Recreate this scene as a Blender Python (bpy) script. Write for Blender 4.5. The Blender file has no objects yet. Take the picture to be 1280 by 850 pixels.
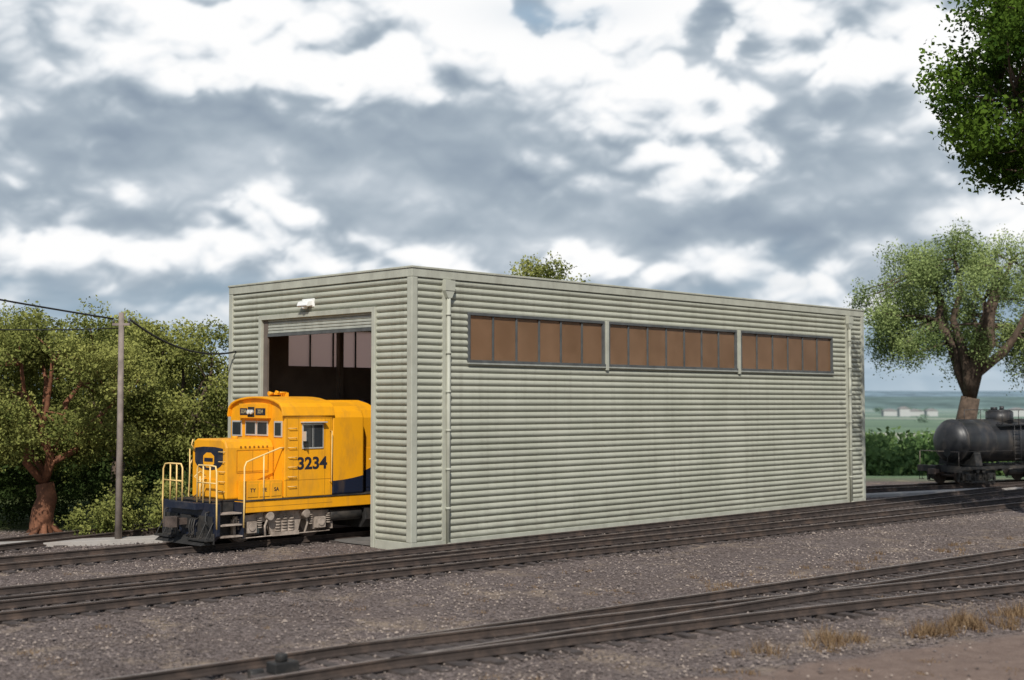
import bpy, math, random
import numpy as np
from mathutils import Vector, Matrix, noise
random.seed(7); np.random.seed(7)
scene = bpy.context.scene
scene.view_settings.view_transform='Standard'; scene.view_settings.look='None'; scene.view_settings.exposure=0
R=math.radians
A=Vector((-3.04,39.7,0)); U=Vector((0.7025,0.7117,0)); V=Vector((-0.7117,0.7025,0))
TH=math.atan2(U.y,U.x)
def site(x,y,z=0): 
    p=A+U*x+V*y; return Vector((p.x,p.y,z))

# ---------------------------------------------------------------- materials
def newmat(name):
    m=bpy.data.materials.new(name); m.use_nodes=True
    nt=m.node_tree; b=nt.nodes['Principled BSDF']
    return m,nt,b
def L(nt,a,b): nt.links.new(a,b)
def mathn(nt,op,a,b=None,c=None,clamp=False):
    n=nt.nodes.new('ShaderNodeMath'); n.operation=op; n.use_clamp=clamp
    for i,v in enumerate((a,b,c)):
        if v is None: continue
        if isinstance(v,(int,float)): n.inputs[i].default_value=v
        else: nt.links.new(v,n.inputs[i])
    return n.outputs[0]
def noisen(nt,vec,scale,detail=5,rough=.55,dist=0):
    n=nt.nodes.new('ShaderNodeTexNoise'); n.inputs['Scale'].default_value=scale
    n.inputs['Detail'].default_value=min(detail,4); n.inputs['Roughness'].default_value=rough
    n.inputs['Distortion'].default_value=dist
    if vec is not None: nt.links.new(vec,n.inputs['Vector'])
    return n.outputs['Fac']
def mixc(nt,f,a,b,bt='MIX'):
    n=nt.nodes.new('ShaderNodeMix'); n.data_type='RGBA'; n.blend_type=bt
    if isinstance(f,(int,float)): n.inputs[0].default_value=f
    else: nt.links.new(f,n.inputs[0])
    for i,v in ((6,a),(7,b)):
        if isinstance(v,(tuple,list)): n.inputs[i].default_value=(*v[:3],1)
        else: nt.links.new(v,n.inputs[i])
    return n.outputs[2]
def maprange(nt,v,a,b,c=0,d=1):
    n=nt.nodes.new('ShaderNodeMapRange'); nt.links.new(v,n.inputs[0])
    for i,x in enumerate((a,b,c,d)): n.inputs[i+1].default_value=x
    return n.outputs[0]
def texobj(nt,scale=(1,1,1)):
    t=nt.nodes.new('ShaderNodeTexCoord'); m=nt.nodes.new('ShaderNodeMapping'); m.inputs['Scale'].default_value=scale
    nt.links.new(t.outputs['Object'],m.inputs['Vector']); return m.outputs[0]
def mat(name,col,rough=.6,metal=0,var=.25,scale=3,grime=None,gscale=(1,1,1),gamt=.4,bump=0,bscale=40,spec=.4):
    m,nt,b=newmat(name)
    o=texobj(nt)
    f=maprange(nt,noisen(nt,o,scale,6,.6),.3,.7)
    c=mixc(nt,f,tuple(x*(1-var) for x in col),tuple(min(1,x*(1+var*.6)) for x in col))
    if grime:
        g=maprange(nt,noisen(nt,texobj(nt,gscale),1.5,7,.65),.48,.75,0,gamt)
        c=mixc(nt,g,c,grime)
    L(nt,c,b.inputs['Base Color']); b.inputs['Metallic'].default_value=metal
    b.inputs['Specular IOR Level'].default_value=spec; b.inputs['Roughness'].default_value=rough
    if bump:
        bn=nt.nodes.new('ShaderNodeBump'); bn.inputs['Strength'].default_value=bump; bn.inputs['Distance'].default_value=.02
        L(nt,noisen(nt,o,bscale,4),bn.inputs['Height']); L(nt,bn.outputs[0],b.inputs['Normal'])
    return m

def siding_mat():
    m,nt,b=newmat('painted_siding')
    o=texobj(nt)
    c=mixc(nt,maprange(nt,noisen(nt,o,.5,6,.6),.35,.65),(.345,.352,.285),(.405,.41,.338))
    st=maprange(nt,noisen(nt,texobj(nt,(2.6,2.6,.12)),1.6,6,.65),.5,.78,0,.42)
    c=mixc(nt,st,c,(.20,.19,.15))
    t=nt.nodes.new('ShaderNodeTexCoord'); s=nt.nodes.new('ShaderNodeSeparateXYZ'); L(nt,t.outputs['Object'],s.inputs[0])
    low=maprange(nt,s.outputs[2],0,1.5,.5,0)
    lowm=mathn(nt,'MULTIPLY',low,maprange(nt,noisen(nt,o,1.8,6,.7),.35,.65))
    c=mixc(nt,lowm,c,(.2,.185,.15))
    sp=maprange(nt,noisen(nt,texobj(nt,(.5,.5,1)),14,3,.6),.62,.76,0,.45)
    c=mixc(nt,sp,c,(.25,.235,.19))
    L(nt,c,b.inputs['Base Color']); b.inputs['Roughness'].default_value=.6; b.inputs['Specular IOR Level'].default_value=.25
    return m
M={}
M['siding']=siding_mat()
M['trim']=mat('painted_trim',(.415,.42,.35),.6,var=.12,scale=2,grime=(.22,.21,.17),gscale=(1,1,.4),gamt=.5)
M['frame']=mat('window_frame_grey',(.085,.09,.09),.6,var=.3)
M['sill']=mat('sill_pale',(.33,.34,.3),.6,var=.2)
M['inner']=mat('interior_wall_brown',(.15,.12,.10),.8,var=.3,scale=1)
M['roofm']=mat('roof_tar',(.09,.09,.09),.9,var=.3)
M['slab']=mat('concrete_slab',(.16,.15,.14),.85,var=.3,scale=2)
M['shutter']=mat('shutter_metal',(.38,.39,.34),.55,var=.2)
M['white']=mat('lamp_white',(.75,.75,.72),.4,var=.05)
M['boardtext']=mat('number_board_text',(.35,.30,.18),.5,var=.1)
def pane(name,lo,hi,tc,f):
    m,nt,b=newmat(name)
    o=texobj(nt)
    c=mixc(nt,maprange(nt,noisen(nt,o,.9,5,.6),.3,.7),lo,hi)
    L(nt,c,b.inputs['Base Color']); b.inputs['Roughness'].default_value=.25; b.inputs['Specular IOR Level'].default_value=.5
    tr=nt.nodes.new('ShaderNodeBsdfTranslucent'); tr.inputs[0].default_value=(*tc,1)
    mx=nt.nodes.new('ShaderNodeMixShader'); mx.inputs[0].default_value=f
    L(nt,b.outputs[0],mx.inputs[1]); L(nt,tr.outputs[0],mx.inputs[2]); L(nt,mx.outputs[0],nt.nodes['Material Output'].inputs[0])
    return m
M['pane']=pane('brown_translucent_glazing',(.23,.135,.07),(.34,.21,.12),(.85,.70,.66),.5)
M['pane2']=pane('backlit_pale_glazing',(.4,.3,.26),(.5,.38,.33),(1,.80,.74),.86)  # lighter copy of the brown glazing; backlit brightness put into its colour
YEL=(.84,.37,.010); NAVY=(.012,.017,.035)
M['yellow']=mat('loco_yellow_paint',YEL,.45,var=.12,scale=1.2,grime=(.30,.16,.045),gscale=(1.8,1.8,.5),gamt=.42,spec=.4)
M['seam']=mat('panel_seam',(.30,.13,.008),.7,var=.2)
M['navy']=mat('loco_navy_paint',NAVY,.45,var=.3,grime=(.07,.06,.05),gamt=.6)
M['rail_y']=mat('handrail_cream',(.80,.56,.22),.45,var=.1)
M['black']=mat('underframe_black',(.026,.025,.024),.6,var=.4,grime=(.12,.10,.08),gamt=.65,scale=4)
M['truck']=mat('truck_dusty_grey',(.36,.30,.25),.75,var=.4,scale=5,grime=(.12,.085,.06),gamt=.8)
M['steel']=mat('wheel_steel',(.13,.10,.085),.5,metal=.3,var=.4,scale=5)
M['glass']=mat('cab_glass_dark',(.03,.035,.04),.08,var=.1,spec=.8)
M['alu']=mat('window_aluminium',(.6,.6,.58),.35,metal=.4,var=.1)
M['lens']=mat('headlamp_lens',(.7,.7,.65),.15,var=.05,spec=.8)
M['letter']=mat('lettering_dark',(.02,.02,.03),.5,var=.1)
M['tank']=mat('tank_black_paint',(.03,.031,.034),.42,var=.35,scale=1.5,grime=(.12,.10,.08),gscale=(1,1,.4),gamt=.6)
M['railhead']=mat('rail_head_steel',(.27,.225,.20),.45,metal=.25,var=.35,scale=2)
M['railside']=mat('rail_rust_side',(.05,.037,.031),.8,var=.35,scale=3,grime=(.13,.085,.06),gamt=.5)
M['tie']=mat('tie_weathered_wood',(.065,.052,.047),.9,var=.45,scale=5,grime=(.15,.12,.105),gamt=.6)
M['wood']=mat('pole_grey_wood',(.24,.20,.175),.85,var=.35,scale=3,grime=(.08,.06,.05),gscale=(4,4,.4))
M['wire']=mat('wire_black',(.02,.02,.02),.6)
M['conc']=mat('concrete_pale',(.40,.375,.345),.85,var=.2,scale=1.5,grime=(.2,.17,.14),gamt=.6)
M['bark_o']=mat('bark_orange_brown',(.20,.085,.045),.85,var=.5,scale=4,bump=.6,bscale=12)
M['bark_d']=mat('bark_dark',(.10,.07,.05),.9,var=.5,scale=4,bump=.6,bscale=12)
def swoop():
    m,nt,b=newmat('hood_two_tone_paint')
    t=nt.nodes.new('ShaderNodeTexCoord'); s=nt.nodes.new('ShaderNodeSeparateXYZ'); L(nt,t.outputs['Object'],s.inputs[0])
    dx=mathn(nt,'DIVIDE',mathn(nt,'SUBTRACT',s.outputs[0],.6),3.4)
    dz=mathn(nt,'DIVIDE',mathn(nt,'SUBTRACT',s.outputs[2],3.45),1.45)
    d=mathn(nt,'ADD',mathn(nt,'MULTIPLY',dx,dx),mathn(nt,'MULTIPLY',dz,dz))
    f=mathn(nt,'LESS_THAN',d,1.0)
    c=mixc(nt,f,NAVY,YEL)
    g=maprange(nt,noisen(nt,texobj(nt,(1.5,1.5,.5)),1.5,6,.65),.5,.75,0,.35)
    c=mixc(nt,g,c,(.15,.1,.05))
    L(nt,c,b.inputs['Base Color']); b.inputs['Roughness'].default_value=.42
    return m
M['swoop']=swoop()

def leafmat(name,dark,light,transl=.25):
    m,nt,b=newmat(name)
    at=nt.nodes.new('ShaderNodeAttribute'); at.attribute_name='tone'
    c=mixc(nt,at.outputs['Fac'],dark,light)
    df=nt.nodes.new('ShaderNodeBsdfDiffuse'); L(nt,c,df.inputs[0])
    tr=nt.nodes.new('ShaderNodeBsdfTranslucent'); L(nt,c,tr.inputs[0])
    mx=nt.nodes.new('ShaderNodeMixShader'); mx.inputs[0].default_value=transl
    L(nt,df.outputs[0],mx.inputs[1]); L(nt,tr.outputs[0],mx.inputs[2]); L(nt,mx.outputs[0],nt.nodes['Material Output'].inputs[0])
    return m
M['leaf_olive']=leafmat('foliage_olive',(.09,.115,.03),(.36,.37,.11))
M['leaf_mint']=leafmat('foliage_light_green',(.10,.15,.05),(.38,.46,.18))
M['leaf_dark']=leafmat('foliage_deep_green',(.025,.055,.010),(.13,.21,.03))
M['leaf_darker']=leafmat('foliage_darker_green',(.02,.035,.012),(.07,.10,.03))  # darkest of the foliage greens, for bushes and the left distant trees
M['leaf_far']=leafmat('foliage_far_green',(.06,.12,.04),(.19,.28,.10))
M['leaf_haze']=leafmat('foliage_hazy_green',(.10,.16,.12),(.17,.24,.18),.0)  # distance haze painted into the leaf colours
M['grass']=leafmat('dry_grass',(.10,.055,.03),(.34,.24,.14),.2)

# ---------------------------------------------------------------- mesh builder
class MB:
    def __init__(s): s.v=[];s.f=[];s.m=[];s.s=[];s.mats=[]
    def mi(s,k):
        if k not in s.mats: s.mats.append(k)
        return s.mats.index(k)
    def face(s,idx,k,sm=False): s.f.append(tuple(idx)); s.m.append(s.mi(k)); s.s.append(sm)
    def box(s,x0,x1,y0,y1,z0,z1,k):
        b=len(s.v)
        s.v+=[(x0,y0,z0),(x1,y0,z0),(x1,y1,z0),(x0,y1,z0),(x0,y0,z1),(x1,y0,z1),(x1,y1,z1),(x0,y1,z1)]
        for q in ((0,3,2,1),(4,5,6,7),(0,1,5,4),(1,2,6,5),(2,3,7,6),(3,0,4,7)): s.face([b+i for i in q],k)
    def cyl(s,p0,p1,r,k,n=12,r2=None,caps=True,sm=True):
        p0=Vector(p0);p1=Vector(p1); r2=r if r2 is None else r2
        d=(p1-p0)
        if d.length<1e-6: return
        d.normalize()
        a=d.orthogonal().normalized(); c=d.cross(a); b=len(s.v)
        for p,rr in ((p0,r),(p1,r2)):
            for i in range(n):
                t=2*math.pi*i/n; s.v.append(tuple(p+a*math.cos(t)*rr+c*math.sin(t)*rr))
        for i in range(n):
            j=(i+1)%n; s.face((b+i,b+j,b+n+j,b+n+i),k,sm)
        if caps:
            s.face([b+i for i in range(n)][::-1],k); s.face([b+n+i for i in range(n)],k)
    def tube(s,pts,r,k,n=8,r2=None):
        pts=[Vector(p) for p in pts]; b=len(s.v); m=len(pts)
        ref=None
        for j,p in enumerate(pts):
            d=(pts[min(j+1,m-1)]-pts[max(j-1,0)]).normalized()
            if ref is None: a=d.orthogonal().normalized()
            else: a=(ref-d*ref.dot(d)).normalized()
            ref=a; c=d.cross(a)
            rr=r if r2 is None else r+(r2-r)*j/(m-1)
            for i in range(n):
                t=2*math.pi*i/n; s.v.append(tuple(p+a*math.cos(t)*rr+c*math.sin(t)*rr))
        for j in range(m-1):
            for i in range(n):
                q=(i+1)%n; s.face((b+j*n+i,b+j*n+q,b+(j+1)*n+q,b+(j+1)*n+i),k,True)
        s.face([b+i for i in range(n)][::-1],k); s.face([b+(m-1)*n+i for i in range(n)],k)
    def prism(s,prof,axis,a0,a1,k,sm=False):
        def P(p,a):
            return {'x':(a,p[0],p[1]),'y':(p[0],a,p[1]),'z':(p[0],p[1],a)}[axis]
        n=len(prof); b=len(s.v)
        s.v+=[P(p,a0) for p in prof]+[P(p,a1) for p in prof]
        for i in range(n):
            j=(i+1)%n; s.face((b+i,b+j,b+n+j,b+n+i),k,sm)
        s.face([b+i for i in range(n)][::-1],k); s.face([b+n+i for i in range(n)],k)
    def sweep(s,pts,prof,mats):
        n=len(prof); b=len(s.v); m=len(pts)
        for j,p in enumerate(pts):
            d=(pts[min(j+1,m-1)]-pts[max(j-1,0)]); d.z=0; d.normalize(); nrm=Vector((-d.y,d.x,0))
            for (o,z) in prof: 
                q=p+nrm*o; s.v.append((q.x,q.y,p.z+z))
        for j in range(m-1):
            for i in range(n):
                q=(i+1)%n; s.face((b+j*n+i,b+(j+1)*n+i,b+(j+1)*n+q,b+j*n+q),mats[i])
    def obj(s,name,parent=None,bevel=0,fixn=True):
        me=bpy.data.meshes.new(name); me.from_pydata(s.v,[],s.f)
        for k in s.mats: me.materials.append(M[k])
        me.polygons.foreach_set('material_index',s.m); me.polygons.foreach_set('use_smooth',s.s)
        me.update()
        if fixn:
            import bmesh
            bm=bmesh.new(); bm.from_mesh(me); bmesh.ops.recalc_face_normals(bm,faces=bm.faces); bm.to_mesh(me); bm.free()
        o=bpy.data.objects.new(name,me); scene.collection.objects.link(o)
        if parent: o.parent=parent
        if bevel:
            md=o.modifiers.new('bevel','BEVEL'); md.width=bevel; md.segments=2; md.limit_method='ANGLE'; md.angle_limit=R(50)
        return o
def empty(name,loc,rot):
    e=bpy.data.objects.new(name,None); scene.collection.objects.link(e); e.location=loc; e.rotation_euler=(0,0,rot); e.empty_display_size=.5
    return e
def text(name,body,size,mtx,parent,matk,sx=1.0,off=0.012):
    cu=bpy.data.curves.new(name,'FONT'); cu.body=body; cu.size=size; cu.align_x='CENTER'; cu.align_y='CENTER'; cu.extrude=.004; cu.offset=off
    t=bpy.data.objects.new(name+'_t',cu); scene.collection.objects.link(t)
    bpy.context.view_layer.update()
    me=bpy.data.meshes.new_from_object(t.evaluated_get(bpy.context.evaluated_depsgraph_get()))
    bpy.data.objects.remove(t)
    me.transform(Matrix.Diagonal((sx,1,1,1))); me.transform(mtx)
    me.materials.clear(); me.materials.append(M[matk])
    o=bpy.data.objects.new(name,me); scene.collection.objects.link(o); o.parent=parent
    return o

# ---------------------------------------------------------------- engine shed
LEN=26.7; WID=9.76; HT=8.64
shed=empty('engine_shed',A,TH)
ZB=.25; ZT=8.34; PIT=.2075
def rib(z): return .088*abs(math.sin(math.pi*(z-ZB)/PIT))**.6-.016
zs=[]
nr=int(round((ZT-ZB)/PIT))
for i in range(nr):
    for t in (0,.05,.14,.3,.5,.7,.86,.95): zs.append(ZB+PIT*(i+t))
zs.append(ZT)
def corr(mb,o,d,n,length,ops,k='siding'):
    o=Vector(o); d=Vector(d); n=Vector(n)
    Z=sorted(set(zs+[a for op in ops for a in (op[2],op[3])]))
    X=sorted(set([0,length]+[a for op in ops for a in (op[0],op[1])]))
    XX=[]
    for a,b in zip(X[:-1],X[1:]):
        m=max(1,int((b-a)/1.5)); XX+=[a+(b-a)*i/m for i in range(m)]
    XX.append(X[-1])
    b=len(mb.v); nx=len(XX)
    for z in Z:
        for x in XX:
            w=.008*noise.noise(Vector((x*.22,z*.25,o.x+o.y)))
            p=o+d*x+n*(rib(z)+w); mb.v.append((p.x,p.y,z))
    for j in range(len(Z)-1):
        zc=(Z[j]+Z[j+1])/2
        for i in range(nx-1):
            xc=(XX[i]+XX[i+1])/2
            if any(op[0]<xc<op[1] and op[2]<zc<op[3] for op in ops): continue
            mb.face((b+j*nx+i,b+j*nx+i+1,b+(j+1)*nx+i+1,b+(j+1)*nx+i),k)
WZ0,WZ1=5.85,7.3
WIN=[(2.34,8.82,6),(9.16,16.86,7),(17.25,24.05,6)]
sops=[(a,b,WZ0,WZ1) for a,b,_ in WIN]
DS0,DS1,DZ=1.8,7.8,7.34
mb=MB()
corr(mb,(0,0,0),(1,0,0),(0,-1,0),LEN,sops)
corr(mb,(0,WID,0),(1,0,0),(0,1,0),LEN,sops)
corr(mb,(0,0,0),(0,1,0),(-1,0,0),WID,[(DS0,DS1,ZB,DZ)])
corr(mb,(LEN,0,0),(0,1,0),(1,0,0),WID,[])
mb.obj('walls',shed,fixn=False)
mb=MB()
def liner(mb,axis,c0,c1,length,ops,k):
    X=sorted(set([.16,length-.16]+[a for op in ops for a in (op[0],op[1])])); Z=sorted(set([.02,8.1]+[a for op in ops for a in (max(op[2],.02),op[3])]))
    for i in range(len(X)-1):
        for j in range(len(Z)-1):
            xc=(X[i]+X[i+1])/2; zc=(Z[j]+Z[j+1])/2
            if any(op[0]<xc<op[1] and op[2]<zc<op[3] for op in ops): continue
            if axis=='x': mb.box(X[i],X[i+1],c0,c1,Z[j],Z[j+1],k)
            else: mb.box(c0,c1,X[i],X[i+1],Z[j],Z[j+1],k)
liner(mb,'x',.02,.15,LEN,sops,'inner'); liner(mb,'x',WID-.15,WID-.02,LEN,sops,'inner')
liner(mb,'y',.02,.15,WID,[(DS0,DS1,-.1,DZ)],'inner'); liner(mb,'y',LEN-.15,LEN-.02,WID,[],'inner')
mb.obj('inner_walls',shed)
mb=MB()
mb.box(.16,LEN-.16,.16,WID-.16,8.12,8.3,'roofm')
mb.obj('roof',shed)
mb=MB()
for (a,b,c,d) in ((-.10,LEN+.10,-.10,.12),(-.10,LEN+.10,WID-.12,WID+.10),(-.10,.12,.12,WID-.12),(LEN-.12,LEN+.10,.12,WID-.12)):
    mb.box(a,b,c,d,8.34,8.60,'trim')
for (a,b,c,d) in ((-.13,LEN+.13,-.13,.14),(-.13,LEN+.13,WID-.14,WID+.13),(-.13,.14,.14,WID-.14),(LEN-.14,LEN+.13,.14,WID-.14)):
    mb.box(a,b,c,d,8.602,8.67,'trim')
mb.obj('parapet_cap',shed,bevel=.015)
mb=MB()
mb.box(-.09,LEN+.09,-.09,.02,-.1,.26,'trim'); mb.box(-.09,LEN+.09,WID-.02,WID+.09,-.1,.26,'trim')
mb.box(-.09,.02,.02,DS0-.17,-.1,.26,'trim'); mb.box(-.09,.02,DS1+.17,WID-.02,-.1,.26,'trim'); mb.box(LEN-.02,LEN+.09,.02,WID-.02,-.1,.26,'trim')
mb.obj('base_course',shed,bevel=.01)
mb=MB()
for cx,sx in ((0,-1),(LEN,1)):
    for cy,sy in ((0,-1),(WID,1)):
        a,b=sorted((cx+sx*.095,cx-sx*.14)); c,d=sorted((cy+sy*.095,cy-sy*.14))
        mb.box(a,b,c,d,.262,8.338,'trim')
mb.obj('corner_posts',shed,bevel=.02)
for wi,(a,b,n) in enumerate(WIN):
    for side,(y,sg) in enumerate(((0,-1),(WID,1))):
        mb=MB()
        def yy(p,q):
            return tuple(sorted((y+sg*p,y+sg*q)))
        c,d=yy(.10,-.05)
        mb.box(a-.07,b+.07,c,d,WZ1-.03,WZ1+.06,'frame'); 
        mb.box(a-.07,a+.02,c,d,WZ0,WZ1-.03,'frame'); mb.box(b-.02,b+.07,c,d,WZ0,WZ1-.03,'frame')
        c2,d2=yy(.13,-.05); mb.box(a-.09,b+.09,c2,d2,WZ0-.09,WZ0,'frame')
        c3,d3=yy(.14,.0); mb.box(a-.09,b+.09,c3,d3,WZ0-.14,WZ0-.092,'sill')
        c,d=yy(.055,-.02)
        for i in range(1,n):
            x=a+(b-a)*i/n; mb.box(x-.035,x+.035,c,d,WZ0,WZ1-.03,'frame')
        mb.obj('window_frame_%d_%d'%(wi,side),shed,bevel=.006)
        mb=MB(); c,d=yy(.012,-.004)
        w=(b-a)/n
        for i in range(n):
            j=random.uniform(-.004,.004)
            mb.box(a+w*i+.02,a+w*(i+1)-.02,c+j,c+j+.004,WZ0+.001,WZ1-.032,'pane' if side==0 else 'pane2')
        mb.obj('window_panes_%d_%d'%(wi,side),shed)
mb=MB()
for x in (8.99,17.055): mb.box(x-.07,x+.07,-.15,-.02,WZ0-.22,WZ1+.06,'trim')
mb.obj('window_posts',shed,bevel=.01)
mb=MB()
for x in (1.35,25.4):
    mb.box(x-.16,x+.16,-.095,-.02,.262,8.338,'trim')
    mb.box(x-.2,x+.2,-.26,-.098,7.98,8.3,'trim')
    mb.prism([(x-.2,7.98),(x+.2,7.98),(x+.08,7.75),(x-.08,7.75)],'y',-.24,-.1,'trim')
    mb.cyl((x,-.17,.12),(x,-.17,7.8),.065,'trim',14)
    for z in (1.2,2.4,3.6,4.8,6.0,7.2): mb.cyl((x,-.17,z),(x,-.17,z+.07),.085,'trim',14)
    mb.cyl((x,-.17,.14),(x,-.4,.06),.065,'trim',12)
mb.obj('downspouts',shed,bevel=0)
mb=MB()
mb.box(-.13,.17,DS0-.16,DS0,0,DZ+.16,'trim'); mb.box(-.13,.17,DS1,DS1+.16,0,DZ+.16,'trim'); mb.box(-.13,.17,DS0,DS1,DZ,DZ+.16,'trim')
mb.obj('door_frame',shed,bevel=.012)
mb=MB()
mb.box(-.02,.05,DS0+.002,DS0+.09,0,DZ-.002,'frame'); mb.box(-.02,.05,DS1-.24,DS1-.002,0,DZ-.002,'inner')
z=6.86
while z<DZ-.02:
    mb.prism([(.03,z),(.0,z+.02),(.0,z+.075),(.03,z+.095),(.06,z+.095),(.06,z)],'y',DS0+.092,DS1-.242,'shutter'); z+=.1
mb.box(-.03,.08,DS0+.092,DS1-.242,6.76,6.858,'frame')
mb.cyl((.55,DS0,7.6),(.55,DS1,7.6),.33,'shutter',20)
mb.obj('rolling_door',shed)
mb=MB()
s=5.17
mb.prism([(-.05,7.9),(-.30,7.84),(-.36,7.70),(-.30,7.66),(-.05,7.72)],'y',s-.27,s+.27,'white'); mb.box(-.10,-.03,s-.33,s+.33,7.66,7.94,'white')
mb.cyl((-.22,s,7.69),(-.22,s,7.60),.1,'lens',12)
mb.obj('wall_lamp',shed,bevel=.02)
mb=MB()
mb.box(.16,LEN-.16,.16,WID-.16,.002,.05,'slab')
for x in np.arange(4.5,26,4.4):
    for y in (.2,WID-.4): mb.box(x,x+.2,y,y+.2,.052,8.1,'inner')
    mb.box(x,x+.2,.42,WID-.42,7.75,8.1,'inner')
mb.obj('floor_and_steel_frames',shed)

# ---------------------------------------------------------------- tracks
HP=[(-.075,0),(.075,0),(.07,.025),(.02,.045),(.015,.125),(.038,.138),(.036,.175),(-.036,.175),(-.038,.138),(-.015,.125),(-.02,.045),(-.07,.025)]
HM=['railside']*12; HM[6]='railhead'
def track(name,pts,z0=.05,tie_z=0.0,gauge=1.505):
    pts=[Vector((p[0],p[1],0)) for p in pts]
    L_=[0]
    for a,b in zip(pts[:-1],pts[1:]): L_.append(L_[-1]+(b-a).length)
    def at(l):
        l=max(0,min(L_[-1]-1e-4,l))
        for i in range(len(L_)-1):
            if L_[i+1]>=l: 
                t=(l-L_[i])/(L_[i+1]-L_[i]); return pts[i].lerp(pts[i+1],t)
    n=max(2,int(L_[-1]/1.0)); cl=[at(L_[-1]*i/n) for i in range(n+1)]
    e=empty(name,(0,0,0),0)
    mb=MB()
    for s in (-1,1):
        q=[]
        for j,p in enumerate(cl):
            d=(cl[min(j+1,n)]-cl[max(j-1,0)]).normalized(); nr_=Vector((-d.y,d.x,0))
            q.append(p+nr_*s*gauge/2+nr_*random.uniform(-.006,.006)+Vector((0,0,z0)))
        mb.sweep(q,HP,HM)
    mb.obj('rails',e)
    mb=MB(); l=.2
    rr=random.Random(len(name)+n)
    while l<L_[-1]-.2:
        p=at(l); d=(at(l+.1)-at(l-.1)).normalized(); nr_=Vector((-d.y,d.x,0))
        w=.115; h=1.28+rr.uniform(-.06,.06); zt=z0-.004+tie_z+rr.uniform(-.012,.0)
        yaw=rr.uniform(-.02,.02); d2=(d+nr_*yaw).normalized(); n2=Vector((-d2.y,d2.x,0))
        b=len(mb.v)
        for z in (-.1,zt):
            for sx,sy in ((-1,-1),(1,-1),(1,1),(-1,1)):
                c=p+d2*w*sx+n2*h*sy; mb.v.append((c.x,c.y,z))
        for qd in ((0,3,2,1),(4,5,6,7),(0,1,5,4),(1,2,6,5),(2,3,7,6),(3,0,4,7)): mb.face([b+i for i in qd],'tie')
        l+=.56
    mb.obj('ties',e)
    return e
S=lambda x,y: site(x,y)
track('railway_track',[S(-26,4.88),S(26,4.88)],.055)
m1=[S(-30,-.1),S(-17,-.75),S(-8,-1.2),S(0,-1.5),S(10,-1.6),S(30,-1.6),S(90,-1.6)]
track('railway_track',m1,.055)
m2=[S(-30,-2.0),S(-14.4,-2.95),S(0,-3.75),S(15,-4.6),S(30,-5.4),S(50,-6.3),S(95,-7.4)]
track('railway_track',m2,.055,tie_z=-.006)
track('railway_track',[S(-30,6.6),S(-20,7.4),S(-12,8.7),S(-4,10.6),S(2,11.7),S(8,12.2),S(26,12.3),S(40,12.3)],.055)
F0=Vector((-4.75,20.75,0)); Fd=Vector((.758,.652,0)); Fn=Vector((.652,-.758,0))
f1=[F0+Fd*l for l in np.arange(-9,70,3.)]
def foff(l): 
    t=max(0,l-3)/17.8; return 2.58*(t*t*.35+t*.65) if t<1 else 2.58+ (t-1)*17.8*.19
f2=[F0+Fd*l+Fn*foff(l) for l in np.arange(3,70,1.5)]
track('railway_track',f1,.055); track('railway_track',f2,.055,tie_z=-.006)
TD=Vector((.866,.5,0)); T0=Vector((22.3,68.6,0))
track('railway_track',[T0+TD*-9.5,T0+TD*14],.055)

# ---------------------------------------------------------------- locomotive
loco=empty('diesel_locomotive',site(0,4.88),TH+math.pi)
mb=MB()
mb.box(-12.2,3.72,-1.5,1.5,1.17,1.52,'yellow'); mb.box(3.722,4.55,-1.0,1.0,1.17,1.52,'navy')
mb.obj('frame',loco,bevel=.02)
mb=MB()
mb.box(-12.2,3.72,-1.53,1.53,1.522,1.56,'black'); mb.box(3.722,4.62,-1.02,1.02,1.522,1.56,'black')
mb.obj('walkway',loco)
mb=MB()
mb.prism([(-1.52,1.50),(1.52,1.50),(1.52,.55),(1.3,.38),(-1.3,.38),(-1.52,.55)],'x',4.55,4.68,'navy')
mb.box(4.68,4.95,-.8,.8,1.30,1.5,'navy')
mb.box(4.70,4.72,-1.35,-.55,.62,1.12,'black'); mb.box(4.70,4.72,.55,1.35,.62,1.12,'black')
for sg in (-1,1):
    for i,z in enumerate((.48,.82,1.16)):
        y0,y1=sorted((sg*(1.04),sg*(1.56-.03*i))); mb.box(3.78,4.52,y0,y1,z,z+.045,'truck')
    y0,y1=sorted((sg*1.03,sg*1.52)); mb.box(3.725,3.765,y0,y1,.42,1.5,'navy')
    y0,y1=sorted((sg*1.02,sg*1.04)); mb.box(3.78,4.54,y0,y1,.42,1.5,'black')
    y0,y1=sorted((sg*.45,sg*1.45)); mb.box(4.70,5.0,y0,y1,.40,.46,'black'); mb.box(4.69,4.73,y0,y1,.30,.62,'black')
    for yy_ in (.55,1.0,1.38):
        mb.cyl((4.70,sg*yy_,.95),(4.98,sg*yy_,.44),.02,'black',6)
mb.prism([(4.7,.28),(4.7,.52),(5.08,.28)],'y',-1.3,1.3,'black')
mb.obj('pilot_and_steps',loco,bevel=.012)
mb=MB()
mb.box(4.68,4.8,-.28,.28,.72,1.12,'black')
mb.box(4.8,5.15,-.1,.1,.83,1.02,'steel')
mb.prism([(5.12,-.12),(5.12,.16),(5.24,.26),(5.46,.24),(5.48,.14),(5.32,.1),(5.3,-.02),(5.44,-.08),(5.44,-.2),(5.3,-.24)],'z',.78,1.08,'steel')
for y in (-.62,-.5,-.38,.38,.5,.62):
    mb.tube([(4.7,y,1.05),(4.86,y,1.0),(4.92,y+.02,.8),(4.9,y+.04,.6),(4.95,y*.8,.5)],.025,'black',6)
for y in (-1.15,1.15): 
    mb.tube([(4.7,y,1.25),(4.82,y,1.22),(4.86,y+.05,1.0),(4.84,y+.16,.85)],.03,'black',6)
mb.obj('coupler_and_hoses',loco)
mb=MB()
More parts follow.
